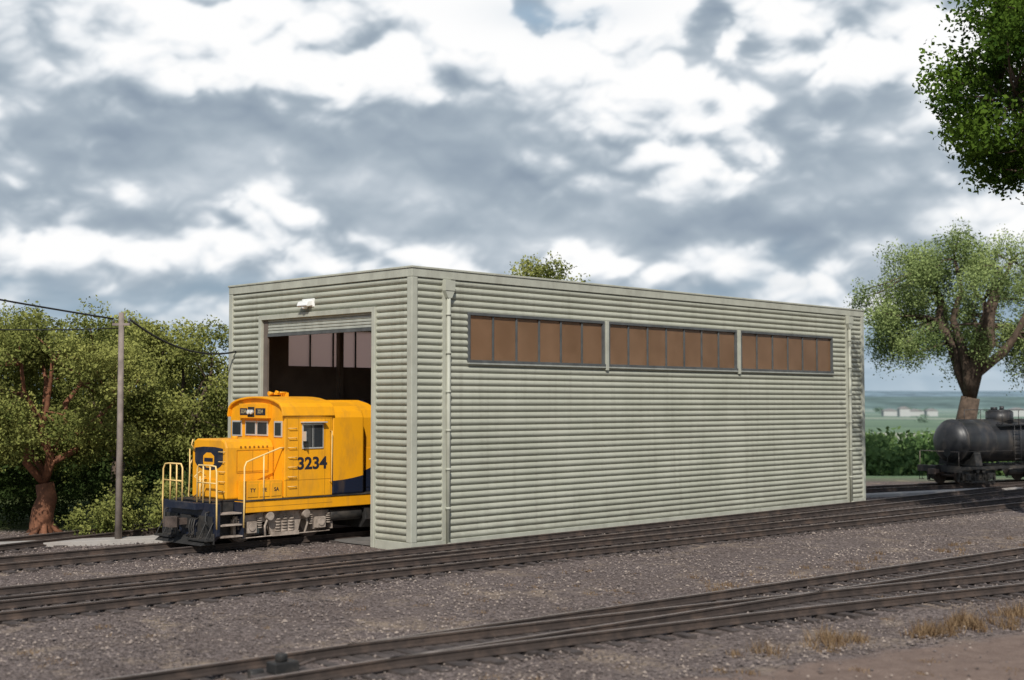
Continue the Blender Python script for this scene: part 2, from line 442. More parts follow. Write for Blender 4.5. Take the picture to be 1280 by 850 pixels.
mb.prism([(-.95,1.56),(-.95,3.12),(-.86,3.3),(-.7,3.38),(.7,3.38),(.86,3.3),(.95,3.12),(.95,1.56)],'x',2.256,4.0,'yellow')
nose=mb.obj('short_hood',loco,bevel=.05)
mb=MB()
c=[]
for i in range(13):
    t=math.pi*i/12; c.append((-.78*math.cos(t),2.72-.30*math.sin(t)))
mb.prism(c+[(.78,3.1),(.3,3.14),(-.3,3.14),(-.78,3.1)],'x',3.99,4.006,'navy')
mb.prism([(-.3,2.62),(-.3,2.86),(-.12,2.96),(.12,2.96),(.3,2.86),(.3,2.62),(.12,2.5),(-.12,2.5)],'x',4.0,4.012,'yellow')
mb.box(4.0,4.015,-.24,.24,2.68,2.80,'navy')
mb.obj('nose_herald',loco)
mb=MB()
mb.box(3.99,4.03,-.42,.42,1.62,2.15,'yellow')
for z in (1.8,2.1,2.4,2.7,3.0): mb.tube([(4.0,.62,z),(4.06,.62,z),(4.06,.9,z),(4.0,.9,z)],.012,'rail_y',6)
mb.cyl((3.2,.2,3.38),(3.2,.2,3.46),.1,'yellow',12)
mb.box(2.5,3.6,.95,.965,2.4,3.0,'yellow'); mb.box(2.3,3.6,1.0,1.46,1.56,2.12,'yellow'); mb.box(2.3,3.6,-1.46,-1.0,1.56,2.12,'yellow')
for x in (2.35,2.78,3.21): mb.box(x,x+.36,1.46,1.48,1.64,2.04,'yellow')
mb.obj('nose_details',loco,bevel=.01)
mb=MB()
for x in (.47,.70,1.72,2.16): mb.box(x,x+.012,1.5,1.503,1.6,4.0,'seam')
mb.box(.4,2.25,1.5,1.5035,2.08,2.092,'seam'); mb.box(.4,2.25,1.5,1.5035,4.0,4.012,'seam')
for x in (2.48,3.05,3.62): mb.box(x,x+.012,.966,.969,2.35,3.05,'seam')
mb.box(2.48,3.63,.966,.9695,2.35,2.362,'seam'); mb.box(2.48,3.63,.966,.9695,3.04,3.052,'seam')
mb.box(.4,3.7,1.5,1.5035,1.33,1.342,'seam')
for y in (-.92,.92,): mb.box(2.25,2.2535,y,y+.012,3.4,4.0,'seam')
for i in range(7): mb.box(2.5+.16*i,2.5+.16*i+.06,.966,.975,3.12,3.17,'seam')
mb.obj('panel_seams',loco)
mb=MB()
arch=[(-1.5,1.56),(-1.5,4.06)]
for i in range(1,12):
    t=math.pi*i/12; arch.append((-1.5*math.cos(t)*(1 if abs(math.cos(t))<.9 else .985),4.12+.54*math.sin(t)**.7))
arch+= [(1.5,4.06),(1.5,1.56)]
mb.prism(arch,'x',.4,2.25,'yellow')
mb.obj('cab',loco,bevel=.025)
mb=MB()
arch2=[(y*1.035,4.1+(z-4.1)*1.0+.035) for y,z in arch[1:-1]]
mb.prism([(y,z) for y,z in arch2]+[(y*.97,z-.06) for y,z in arch2[::-1]],'x',.35,2.36,'yellow')
mb.box(2.25,2.42,-.78,.78,4.0,4.46,'yellow')
mb.obj('cab_roof',loco,bevel=.012)
mb=MB()
def fwin(y0,y1,z0,z1,x=2.25):
    mb.box(x,x+.03,y0,y1,z0,z1,'alu'); mb.box(x+.02,x+.036,y0+.05,y1-.05,z0+.05,z1-.05,'glass')
fwin(-1.38,-.82,3.42,3.92); fwin(-.62,-.02,3.45,3.92); fwin(.02,.62,3.45,3.92); fwin(.96,1.38,3.42,3.92)
for sg in (1,-1):
    def sb(x0,x1,z0,z1,p,q,k):
        a,b=sorted((sg*p,sg*q)); mb.box(x0,x1,a,b,z0,z1,k)
    sb(.78,1.60,3.05,3.84,1.5,1.53,'alu'); sb(.82,1.16,3.10,3.79,1.52,1.537,'glass'); sb(1.22,1.56,3.10,3.79,1.52,1.537,'glass')
    sb(.72,1.66,3.86,3.90,1.5,1.66,'alu')
    sb(1.18,1.20,3.1,3.79,1.53,1.545,'black')
mb.box(2.25,2.275,.97,1.42,1.6,3.38,'yellow')
mb.box(2.42,2.43,-.70,-.30,4.10,4.32,'letter'); mb.box(2.42,2.43,.16,.70,4.10,4.32,'letter')
mb.box(2.42,2.43,-.26,.10,4.04,4.36,'black')
for y in (-.16,.0): 
    mb.cyl((2.42,y,4.2),(2.50,y,4.2),.075,'alu',14); mb.cyl((2.49,y,4.2),(2.505,y,4.2),.06,'lens',14)
mb.obj('windows_and_lights',loco,bevel=.006)
mb=MB()
for i,(y,l) in enumerate(((-.12,.5),(0,.62),(.12,.42))):
    mb.cyl((1.2,y,4.76+.03*i),(1.2+l*.7,y,4.76+.03*i),.025,'yellow',8); mb.cyl((1.2+l*.7,y,4.76+.03*i),(1.2+l,y,4.76+.03*i),.03,'yellow',10,r2=.07)
mb.box(1.15,1.25,-.15,.15,4.6,4.82,'yellow')
for z in (1.9,2.2,2.5,2.8,3.1,3.4,3.7): mb.tube([(2.13,1.5,z),(2.13,1.56,z),(1.83,1.56,z),(1.83,1.5,z)],.011,'rail_y',6)
mb.tube([(.5,1.5,3.6),(.5,1.6,3.6),(.5,1.6,2.0),(.5,1.5,2.0)],.015,'rail_y',6)
mb.tube([(1.5,1.5,3.0),(1.62,1.72,3.3)],.012,'black',6); mb.box(1.66,1.68,1.62,1.82,3.3,3.6,'alu')
mb.box(1.95,2.2,1.5,1.512,2.12,3.0,'yellow')
mb.obj('horns_and_grab_irons',loco)
mb=MB()
hp=[(-.95,1.56),(-.95,4.0),(-.85,4.25),(-.6,4.42),(-.35,4.58),(.35,4.58),(.6,4.42),(.85,4.25),(.95,4.0),(.95,1.56)]
mb.prism(hp,'x',-11.4,.396,'swoop')
for x in np.arange(-10.8,-1,.75):
    for sg in (1,-1):
        a,b=sorted((sg*.95,sg*.97)); mb.box(x+.04,x+.71,a,b,1.7,3.0,'swoop')
for x in (-10,-8.3,-6.6): mb.cyl((x,0,4.58),(x,0,4.7),.5,'swoop',24)
mb.obj('long_hood',loco,bevel=.02)
mb=MB()
hp2=[(y*1.56,(z if z>2 else 1.56)) for y,z in [(-.95,1.56),(-.95,4.02),(-.9,4.2),(-.72,4.38),(-.4,4.5),(.4,4.5),(.72,4.38),(.9,4.2),(.95,4.02),(.95,1.56)]]
mb.prism(hp2,'x',-.9,.395,'swoop')
mb.obj('equipment_housing',loco,bevel=.06)
mb=MB()
for x in np.arange(-11.6,-1.0,1.3):
    for sg in (1,-1): mb.cyl((x,sg*1.5,1.4),(x,sg*1.5,2.65),.022,'rail_y',8)
for sg in (1,-1):
    mb.cyl((-11.6,sg*1.5,2.65),(-1.1,sg*1.5,2.65),.022,'rail_y',8)
mb.obj('side_handrails',loco)
mb=MB()
r=.026
for sg in (1,-1):
    mb.tube([(4.66,sg*1.5,.75),(4.68,sg*1.52,1.5),(4.68,sg*1.5,2.45),(4.66,sg*1.42,2.6),(4.66,sg*1.2,2.62),(4.66,sg*.5,2.62),(4.66,sg*.42,2.5),(4.66,sg*.42,1.5)],r,'rail_y')
    for y in (.75,1.12): mb.cyl((4.66,sg*y,1.5),(4.66,sg*y,2.62),r*.9,'rail_y',8)
    mb.cyl((4.66,sg*.42,2.1),(4.66,sg*1.5,2.1),r*.8,'rail_y',8)
    mb.tube([(3.74,sg*1.53,.75),(3.74,sg*1.55,1.5),(3.72,sg*1.52,2.55),(3.64,sg*1.5,2.7),(3.4,sg*1.48,2.78),(2.4,sg*1.47,3.1),(2.26,sg*1.47,3.1)],r,'rail_y')
    mb.cyl((3.0,sg*1.48,1.5),(3.0,sg*1.48,2.9),r*.9,'rail_y',8)
mb.tube([(4.66,-.42,1.75),(4.68,-.2,1.62),(4.68,.2,1.62),(4.66,.42,1.75)],.015,'black',6)
mb.cyl((3.9,-1.25,1.56),(3.9,-1.25,3.05),.02,'rail_y',8)
mb.tube([(4.02,-.75,3.0),(4.15,-.75,3.2),(4.1,-.75,3.36)],.02,'rail_y')
mb.cyl((4.3,.0,1.56),(4.3,.0,2.25),.03,'rail_y',8); mb.tube([(4.3-.2,.0,2.25),(4.3,.0,2.4),(4.5,.0,2.25),(4.3,0,2.1),(4.1,0,2.25)],.02,'rail_y')
mb.obj('front_handrails',loco)
def truck(name,parent,xc,wb,r,zc,ys,k,kw,gaugeh=.72,scale=1.0):
    mb=MB()
    for sx in (-1,1):
        x=xc+sx*wb/2
        for sy in (-1,1):
            mb.cyl((x,sy*(gaugeh-.06),zc),(x,sy*(gaugeh+.07),zc),r,kw,32); mb.cyl((x,sy*(gaugeh-.10),zc),(x,sy*(gaugeh-.05),zc),r+.03,kw,32)
            mb.cyl((x,sy*(gaugeh+.07),zc),(x,sy*(gaugeh+.075),zc),r*.78,k,24)
        mb.cyl((x,-ys,zc),(x,ys,zc),.09,kw,12)
    h=wb/2
    for sy in (-1,1):
        a,b=sorted((sy*(ys-.08),sy*(ys+.06)))
        pr=[(-h-.55,.12),(-h-.5,.34),(-h+.1,.36),(-h+.45,.42),(h-.45,.42),(h-.1,.36),(h+.5,.34),(h+.55,.12),(h+.24,.1),(h+.22,-.22),(h-.22,-.22),(h-.26,.12),(.62*scale,.12),(.5*scale,-.28),(-.5*scale,-.28),(-.62*scale,.12),(-h+.26,.12),(-h+.22,-.22),(-h-.22,-.22),(-h-.24,.1)]
        mb.prism([(xc+p*1.0,zc+q) for p,q in pr],'y',a,b,k)
        for sx in (-1,1):
            x=xc+sx*h
            c0,c1=sorted((sy*(ys+.06),sy*(ys+.22))); mb.box(x-.17,x+.17,c0,c1,zc-.18,zc+.16,k)
            mb.cyl((x,sy*(ys+.22),zc),(x,sy*(ys+.25),zc),.12,k,14)
            for q in (-.3,.3):
                for w in range(5): mb.cyl((x+q*1.15,sy*(ys+.1),zc-.05+w*.07),(x+q*1.15,sy*(ys+.1),zc-.02+w*.07),.085,k,12)
            mb.cyl((x-sx*.62,sy*(ys+.06),zc+.3),(x-sx*.62,sy*(ys+.30),zc+.3),.13,k,14)
            mb.tube([(x-sx*.62,sy*(ys+.2),zc+.3),(x-sx*.5,sy*(ys+.16),zc+.0),(x-sx*.56,sy*(ys+.1),zc-.3)],.035,k,8)
            mb.box(x+sx*.52-.05,x+sx*.52+.05,a,b,zc-.25,zc+.25,k)
        for q in (-.25,0,.25):
            for w in range(6): mb.cyl((xc+q,sy*(ys+.02),zc-.2+w*.09),(xc+q,sy*(ys+.02),zc-.16+w*.09),.12,k,12)
        c0,c1=sorted((sy*(ys+.0),sy*(ys+.14))); mb.box(xc-.5*scale,xc+.5*scale,c0,c1,zc-.34,zc-.22,k)
        mb.tube([(xc-h-.4,sy*(ys+.12),zc-.3),(xc+h+.4,sy*(ys+.12),zc-.33)],.02,k,6)
    mb.box(xc-.35,xc+.35,-ys+.1,ys-.1,zc-.1,zc+.3,'black')
    return mb.obj(name,parent,bevel=.012)
truck('front_truck',loco,2.05,2.6,.50,.73,1.18,'truck','steel'); truck('rear_truck',loco,-9.2,2.6,.50,.73,1.18,'truck','steel')
mb=MB()
mb.prism([(-1.4,1.1),(-1.45,.7),(-1.2,.42),(1.2,.42),(1.45,.7),(1.4,1.1)],'x',-6.6,-1.0,'black')
mb.cyl((-.9,1.2,.9),(.35,1.2,.9),.2,'black',16)
mb.box(-12,3.7,-.9,.9,.95,1.17,'black')
mb.obj('fuel_tank',loco,bevel=.02)
side=Matrix(((-1,0,0,1.2),(0,0,1,1.504),(0,1,0,2.58),(0,0,0,1)))
text('road_number',"3234",.52,side,loco,'letter',1.12,.016)
for i,(bx,b_) in enumerate(((2.53,'SA'),(2.96,'FE'),(3.39,'TY'))):
    text('small_lettering_%d'%i,b_,.16,Matrix(((-1,0,0,bx),(0,0,1,1.484),(0,1,0,1.84),(0,0,0,1))),loco,'letter',1,.002)
for i,y in enumerate((-.50,.43)):
    text('number_board_%d'%i,"3234",.17,Matrix(((0,0,1,2.434),(1,0,0,y),(0,1,0,4.21),(0,0,0,1))),loco,'boardtext',.85,.002)

# ---------------------------------------------------------------- tank car
tc=empty('railway_tank_car',T0,math.atan2(TD.y,TD.x))
mb=MB(); n=32; TL=9.6; rt=1.15; zc=2.46
prof=[(.45,.0),(.47,.35),(.55,.7),(.68,.92),(.85,1.05),(1.05,rt)]
prof=prof+[(1.051,rt+.015),(1.12,rt+.015),(1.121,rt)]+[(3.0,rt),(3.02,rt+.012),(3.1,rt+.012),(3.12,rt),(TL-3.1,rt),(TL-3.09,rt+.012),(TL-3.0,rt+.012),(TL-2.98,rt)]+[(TL-a,b) for a,b in prof[::-1]]
b=len(mb.v)
for x,r_ in prof:
    for i in range(n):
        t=2*math.pi*i/n; mb.v.append((x,r_*math.cos(t),zc+r_*math.sin(t)))
for j in range(len(prof)-1):
    for i in range(n):
        q=(i+1)%n; mb.face((b+j*n+i,b+j*n+q,b+(j+1)*n+q,b+(j+1)*n+i),'tank',True)
mb.obj('tank_body',tc)
mb=MB()
mb.cyl((TL/2,0,zc+.9),(TL/2,0,4.0),.72,'tank',24); mb.cyl((TL/2,0,4.0),(TL/2,0,4.12),.72,'tank',24,r2=.5); mb.cyl((TL/2+.2,0,4.1),(TL/2+.2,0,4.3),.12,'tank',12); mb.cyl((TL/2-.3,.1,4.1),(TL/2-.3,.1,4.25),.18,'tank',12)
mb.box(TL/2-1.3,TL/2+1.3,-1.25,-.85,3.30,3.36,'tank'); mb.box(TL/2-1.3,TL/2+1.3,.85,1.25,3.30,3.36,'tank')
for x in (TL/2-1.3,TL/2,TL/2+1.3): 
    for y in (-1.25,1.25): mb.cyl((x,y,3.3),(x,y,4.1),.02,'tank',6)
for y in (-1.25,1.25): mb.cyl((TL/2-1.3,y,4.1),(TL/2+1.3,y,4.1),.02,'tank',6)
mb.cyl((TL/2-.4,-1.3,1.1),(TL/2-.4,-1.3,3.3),.02,'tank',6)
mb.cyl((TL/2+.1,-1.3,1.1),(TL/2+.1,-1.3,3.3),.02,'tank',6)
for z in np.arange(1.2,3.3,.3): mb.cyl((TL/2-.4,-1.3,z),(TL/2+.1,-1.3,z),.016,'tank',6)
mb.obj('dome_and_platform',tc)
mb=MB()
mb.box(0,TL,-.18,.18,.86,1.2,'black'); mb.box(0,.22,-1.4,1.4,.88,1.2,'black'); mb.box(TL-.22,TL,-1.4,1.4,.88,1.2,'black')
for y in (-1.38,1.26): mb.box(.24,TL-.24,y,y+.12,1.02,1.16,'black')
for x in (1.7,TL-1.7): mb.prism([(-1.25,1.2),(-1.1,1.9),(-.8,1.5),(.8,1.5),(1.1,1.9),(1.25,1.2)],'x',x-.25,x+.25,'black')
for x in (3.4,TL-3.4): mb.box(x-.1,x+.1,-1.35,1.35,.9,1.2,'black')
for y in (-1.3,1.3):
    for x in (.1,TL-.1): 
        mb.cyl((x,y,1.2),(x,y,1.95),.016,'truck',6)
        for s_ in (-.2,.2): mb.cyl((x+s_*.5+.1,y*1.04,.9),(x+s_*.5+.1,y*1.04,.45),.016,'black',6)
        mb.box(x-.05,x+.25,y*1.0-.05,y*1.0+.05,.43,.46,'black')
    mb.cyl((.1,y,1.95),(TL-.1,y,1.95),.014,'black',6)
mb.cyl((.1,-1.3,1.95),(.1,1.3,1.95),.014,'truck',6)
mb.box(-.35,0,-.1,.1,.82,1.02,'steel'); mb.box(-.6,-.35,-.18,.14,.78,1.06,'steel')
mb.cyl((4.2,-.9,.85),(5.3,-.9,.85),.2,'black',14)
mb.cyl((0.05,-.6,1.2),(0.05,-.6,1.9),.02,'black',6); mb.cyl((0.02,-.6,1.9),(0.06,-.6,1.9),.22,'black',16)
mb.obj('underframe',tc)
truck('truck_a',tc,1.75,1.68,.42,.65,1.0,'black','steel'); truck('truck_b',tc,TL-1.75,1.68,.42,.65,1.0,'black','steel')

# ---------------------------------------------------------------- utility pole & wires
def pole(loc,h):
    e=empty('utility_pole',loc,0); mb=MB()
    mb.tube([(0,0,-.2),(0.01,0,h*.5),(0,0,h)],.115,'wood',12,r2=.085); mb.obj('post',e)
    mb=MB(); mb.box(-.28,.28,-.05,.05,h-.42,h-.34,'wood')
    for x in (-.25,.25): mb.cyl((x,0,h-.34),(x,0,h-.2),.035,'frame',10)
    mb.obj('insulator_bracket',e)
    return e
P1=Vector((-12.62,42.1,0)); P2=Vector((-24,25,0))
pole(P1,7.4); pole(P2,9.8)
def wire(a,b,sag,r=.022,name='overhead_wire'):
    mb=MB(); a=Vector(a); b=Vector(b); pts=[]
    for i in range(25):
        t=i/24; p=a.lerp(b,t); p.z-=sag*4*t*(1-t); pts.append(p)
    mb.tube(pts,r,'wire',6); mb.obj(name)
wire(P1+Vector((-.25,0,7.2)),P2+Vector((-.25,0,9.6)),.22,.03)
wire(P1+Vector((-.1,0,6.9)),P2+Vector((-.2,0,7.6)),.6,.018)
c=site(-.05,WID-.3,6.3)
wire(P1+Vector((.25,0,7.2)),c,.45,.035)

# ---------------------------------------------------------------- switch machine
sw=empty('switch_stand',(-3.75,21.45,0),math.atan2(Fd.y,Fd.x))
mb=MB(); mb.box(-.5,.5,-.16,.16,0,.12,'tie'); mb.box(-.2,.25,-.15,.15,.12,.30,'black'); mb.cyl((.0,0,.3),(.0,0,.42),.1,'black',14); mb.cyl((.25,-.05,.2),(.62,-.05,.26),.03,'steel',8)
mb.cyl((-.45,.25,.1),(-.2,.25,.1),.08,'black',12)
mb.obj('machine',sw,bevel=.02)

# ---------------------------------------------------------------- ground
def axis(dense0,dense1,step,far,k=1.13):
    a=list(np.arange(dense0,dense1,step)); s=step; x=dense0; pre=[]
    while x>-far: s*=k; x-=s; pre.append(x)
    s=step; x=a[-1]; post=[]
    while x<far: s*=k; x+=s; post.append(x)
    return np.array(pre[::-1]+a+post)
gx=axis(-18,26,.16,9000); gy=axis(16,62,.16,9000)
XX,YY=np.meshgrid(gx,gy)
def sstep(a,b,x):
    t=np.clip((x-a)/(b-a),0,1); return t*t*(3-2*t)
D=np.sqrt(XX**2+YY**2)
base=-8.2*sstep(79,135,YY)
def pn(x,y,s,seed):
    r=np.random.RandomState(seed); o=np.zeros_like(x)
    for i in range(14):
        a=r.uniform(0,6.28); f=s*r.uniform(.5,2); o+=np.sin((x*np.cos(a)+y*np.sin(a))*f+r.uniform(0,6.28))
    return o/14
near=1-sstep(60,90,D)
Z=base+near*(pn(XX,YY,1.2,1)*.06+pn(XX,YY,6,2)*.03+pn(XX,YY,15,3)*.012)-.01+ sstep(150,600,D)*pn(XX,YY,.012,5)*2.0
rx=(XX-A.x)*U.x+(YY-A.y)*U.y; ry=(XX-A.x)*V.x+(YY-A.y)*V.y
ins=(rx>-.1)&(rx<LEN+.1)&(ry>-.1)&(ry<WID+.1); Z[ins]=-.03
def gmesh(name,XX,YY,Z,matl):
    ny,nx=XX.shape
    co=np.stack([XX,YY,Z],-1).reshape(-1,3).astype(np.float32)
    i=np.arange(ny*nx).reshape(ny,nx)
    q=np.stack([i[:-1,:-1],i[:-1,1:],i[1:,1:],i[1:,:-1]],-1).reshape(-1,4)
    return npmesh(name,co,q,matl,smooth=True)
def npmesh(name,co,q,matl,smooth=False,tone=None,parent=None,color=None):
    me=bpy.data.meshes.new(name); k=q.shape[1]
    me.vertices.add(len(co)); me.vertices.foreach_set('co',co.astype(np.float32).ravel())
    me.loops.add(q.size); me.loops.foreach_set('vertex_index',q.astype(np.int32).ravel())
    me.polygons.add(len(q)); me.polygons.foreach_set('loop_start',np.arange(0,q.size,k,dtype=np.int32))
    try: me.polygons.foreach_set('loop_total',np.full(len(q),k,dtype=np.int32))
    except Exception: pass
    me.polygons.foreach_set('use_smooth',np.full(len(q),smooth,dtype=bool))
    me.update(calc_edges=True); me.materials.append(matl)
    if tone is not None:
        at=me.attributes.new('tone','FLOAT','POINT'); at.data.foreach_set('value',tone.astype(np.float32))
    if color is not None:
        at=me.attributes.new('cloud_color','FLOAT_COLOR','POINT'); at.data.foreach_set('color',color.astype(np.float32).ravel())
    o=bpy.data.objects.new(name,me); scene.collection.objects.link(o)
    if parent: o.parent=parent
    return o
def ground_mat():
    m,nt,b=newmat('ground_gravel_and_fields')
    g=nt.nodes.new('ShaderNodeNewGeometry'); P=g.outputs['Position']
    s=nt.nodes.new('ShaderNodeSeparateXYZ'); L(nt,P,s.inputs[0])
    v=nt.nodes.new('ShaderNodeTexVoronoi'); v.inputs['Scale'].default_value=15; L(nt,P,v.inputs['Vector'])
    bw=nt.nodes.new('ShaderNodeRGBToBW'); L(nt,v.outputs['Color'],bw.inputs[0])
    c=mixc(nt,maprange(nt,bw.outputs[0],.2,.8),(.080,.064,.058),(.22,.18,.165))
    big=maprange(nt,noisen(nt,P,.35,6,.6),.35,.65)
    c=mixc(nt,mathn(nt,'MULTIPLY',big,.5),c,(.118,.090,.077))
    tan=maprange(nt,noisen(nt,P,.5,7,.7,.5),.53,.68,0,.8)
    c=mixc(nt,tan,c,(.30,.235,.175))
    e=mathn(nt,'SUBTRACT',mathn(nt,'MULTIPLY',mathn(nt,'SUBTRACT',s.outputs[0],2.8),.52),mathn(nt,'MULTIPLY',mathn(nt,'SUBTRACT',s.outputs[1],21.5),.854))
    e=mathn(nt,'ADD',e,mathn(nt,'MULTIPLY',mathn(nt,'SUBTRACT',noisen(nt,P,.9,6,.65),.5),1.6))
    dm=maprange(nt,e,-.1,.35)
    fine=maprange(nt,noisen(nt,P,30,4,.7),.3,.7)
    dirt=mixc(nt,maprange(nt,noisen(nt,P,2.5,4,.7),.35,.65),mixc(nt,fine,(.11,.078,.064),(.18,.13,.105)),mixc(nt,fine,(.15,.11,.09),(.25,.185,.15)))
    c=mixc(nt,dm,c,dirt)
    gl=mathn(nt,'MULTIPLY',maprange(nt,s.outputs[1],45.5,47.5),maprange(nt,s.outputs[0],-9.5,-11))
    c=mixc(nt,gl,c,mixc(nt,fine,(.04,.06,.02),(.12,.14,.05)))
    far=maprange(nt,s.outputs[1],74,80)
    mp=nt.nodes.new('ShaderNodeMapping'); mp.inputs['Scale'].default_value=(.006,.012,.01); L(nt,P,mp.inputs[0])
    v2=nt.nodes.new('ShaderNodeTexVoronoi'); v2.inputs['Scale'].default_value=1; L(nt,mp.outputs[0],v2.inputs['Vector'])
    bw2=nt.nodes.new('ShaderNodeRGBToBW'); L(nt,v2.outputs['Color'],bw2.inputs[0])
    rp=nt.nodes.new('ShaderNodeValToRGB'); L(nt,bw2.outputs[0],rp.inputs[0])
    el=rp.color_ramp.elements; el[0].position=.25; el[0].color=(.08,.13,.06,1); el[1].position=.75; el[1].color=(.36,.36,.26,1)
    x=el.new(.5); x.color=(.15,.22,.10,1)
    fc=mixc(nt,maprange(nt,s.outputs[1],150,2200,.1,.7),rp.outputs[0],(.21,.29,.29))  # aerial haze painted into the field colour, stronger with distance
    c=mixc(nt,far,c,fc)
    L(nt,c,b.inputs['Base Color']); b.inputs['Roughness'].default_value=.95; b.inputs['Specular IOR Level'].default_value=.15
    bn=nt.nodes.new('ShaderNodeBump'); bn.inputs['Strength'].default_value=.9; bn.inputs['Distance'].default_value=.05
    L(nt,mathn(nt,'MULTIPLY',mathn(nt,'SUBTRACT',1.0,v.outputs['Distance']),mathn(nt,'SUBTRACT',1.0,mathn(nt,'MULTIPLY',dm,.8))),bn.inputs['Height']); L(nt,bn.outputs[0],b.inputs['Normal'])
    return m
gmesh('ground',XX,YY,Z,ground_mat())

def stones(name,n,yr,smin,smax,seed):
    r=np.random.RandomState(seed)
    y=r.uniform(0,1,n)**.8; y=yr[0]+(yr[1]-yr[0])*y
    x=y*r.uniform(-.45,.45,n)
    keep=np.ones(n,bool)
    px=(x-A.x)*U.x+(y-A.y)*U.y; py=(x-A.x)*V.x+(y-A.y)*V.y
    keep&=~((px>-.2)&(px<LEN+.2)&(py>-.2)&(py<WID+.2))
    e=(x-2.8)*.52-(y-21.5)*.854
    keep&=(e<0)|(r.uniform(0,1,n)<.08)
    keep&=~((y>46)&(x<-10))
    keep&=(pn(x,y,.9,77)*2.4+r.uniform(-.6,.6,n))<.55
    x=x[keep]; y=y[keep]; n=len(x)
    s=r.uniform(smin,smax,n)*(1+.5*(r.uniform(0,1,n)>.93))
    oc=np.array([(1,0,0),(0,1,0),(-1,0,0),(0,-1,0),(0,0,.75),(0,0,-.7)],float)
    vv=oc[None]*s[:,None,None]*r.uniform(.6,1.3,(n,6,1))
    a=r.uniform(0,6.28,n); ca,sa=np.cos(a),np.sin(a)
    X=vv[...,0]*ca[:,None]-vv[...,1]*sa[:,None]+x[:,None]; Y=vv[...,0]*sa[:,None]+vv[...,1]*ca[:,None]+y[:,None]
    Zz=vv[...,2]+(r.uniform(-.01,.03,n)+.0)[:,None]
    co=np.stack([X,Y,Zz],-1).reshape(-1,3)
    t=np.array([(0,1,4),(1,2,4),(2,3,4),(3,0,4)])
    q=(t[None]+6*np.arange(n)[:,None,None]).reshape(-1,3)
    tone=np.repeat(np.clip(r.uniform(0,1,n)**1.3+.5*pn(x,y,.6,12),0,1),6)
    m,nt,b=newmat('gravel_stone'); at=nt.nodes.new('ShaderNodeAttribute'); at.attribute_name='tone'
    rp=nt.nodes.new('ShaderNodeValToRGB'); L(nt,at.outputs['Fac'],rp.inputs[0]); el=rp.color_ramp.elements
    el[0].color=(.070,.054,.048,1); el[1].color=(.33,.27,.225,1); z=el.new(.7); z.color=(.155,.127,.117,1)
    L(nt,rp.outputs[0],b.inputs['Base Color']); b.inputs['Roughness'].default_value=.9
    npmesh(name,co,q,m,tone=tone)
stones('ballast_gravel',120000,(17,62),.014,.042,11)

mb=MB()
a=[Vector((-30,35.2,0)),Vector((-20,39.0,0)),Vector((-15.9,40.75,0)),Vector((-11.6,42.7,0)),Vector((-9.9,47.2,0))]
mb.sweep(a,[(-.45,-.1),(.45,-.1),(.45,.14),(-.45,.14)],['conc']*4)
mb.obj('concrete_path',bevel=.01)
mb=MB()
mb.sweep([T0+TD*t+Vector((.5,-.87,0))*2.4 for t in (-9,-5,0,3)],[(-.45,-.1),(.45,-.1),(.45,.12),(-.45,.12)],['conc']*4)
mb.obj('concrete_path',bevel=.01)

# ---------------------------------------------------------------- foliage
def leaves(cent,rad,per,size,seed,squash=.75,droop=0,clump_tone=.6):
    r=np.random.RandomState(seed); C=[];T=[]
    for c,R_ in zip(cent,rad):
        n=int(per*(R_**2))
        d=r.normal(size=(n,3)); d/=np.linalg.norm(d,axis=1)[:,None]
        ph=r.uniform(0,6.28,3); lump=1+.22*np.sin(d[:,0]*4+ph[0])+.18*np.sin(d[:,1]*5+ph[1])+.18*np.sin(d[:,2]*5+ph[2])
        rr=R_*lump*(r.uniform(0,1,n)**.38)
        p=d*rr[:,None]; p[:,2]*=squash
        if droop: p[:,2]-=droop*np.abs(r.normal(size=n))*R_*.6
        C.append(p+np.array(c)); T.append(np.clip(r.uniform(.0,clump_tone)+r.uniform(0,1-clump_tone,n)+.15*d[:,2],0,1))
    C=np.concatenate(C);T=np.concatenate(T);n=len(C)
    a=r.normal(size=(n,3)); a/=np.linalg.norm(a,axis=1)[:,None]
    b=r.normal(size=(n,3)); b-=a*(a*b).sum(1)[:,None]; b/=np.linalg.norm(b,axis=1)[:,None]
    s=size*r.uniform(.6,1.35,n)[:,None]
    co=np.stack([C+a*s,C+b*s*.55,C-a*s,C-b*s*.55],1).reshape(-1,3)
    q=np.arange(4*n).reshape(n,4)
    return co,q,np.repeat(T,4)
def mass(name,cent,rad,per,size,seed,matk,parent=None,**k):
    co,q,t=leaves(cent,rad,per,size,seed,**k)
    return npmesh(name,co,q,M[matk],tone=t,parent=parent)
def wob(a,b,n,amp,r):
    pts=[]
    for i in range(n+1):
        t=i/n; p=a.lerp(b,t)
        if 0<i<n: p+=Vector((r.uniform(-1,1),r.uniform(-1,1),r.uniform(-.6,.6)))*amp
        pts.append(p)
    return pts
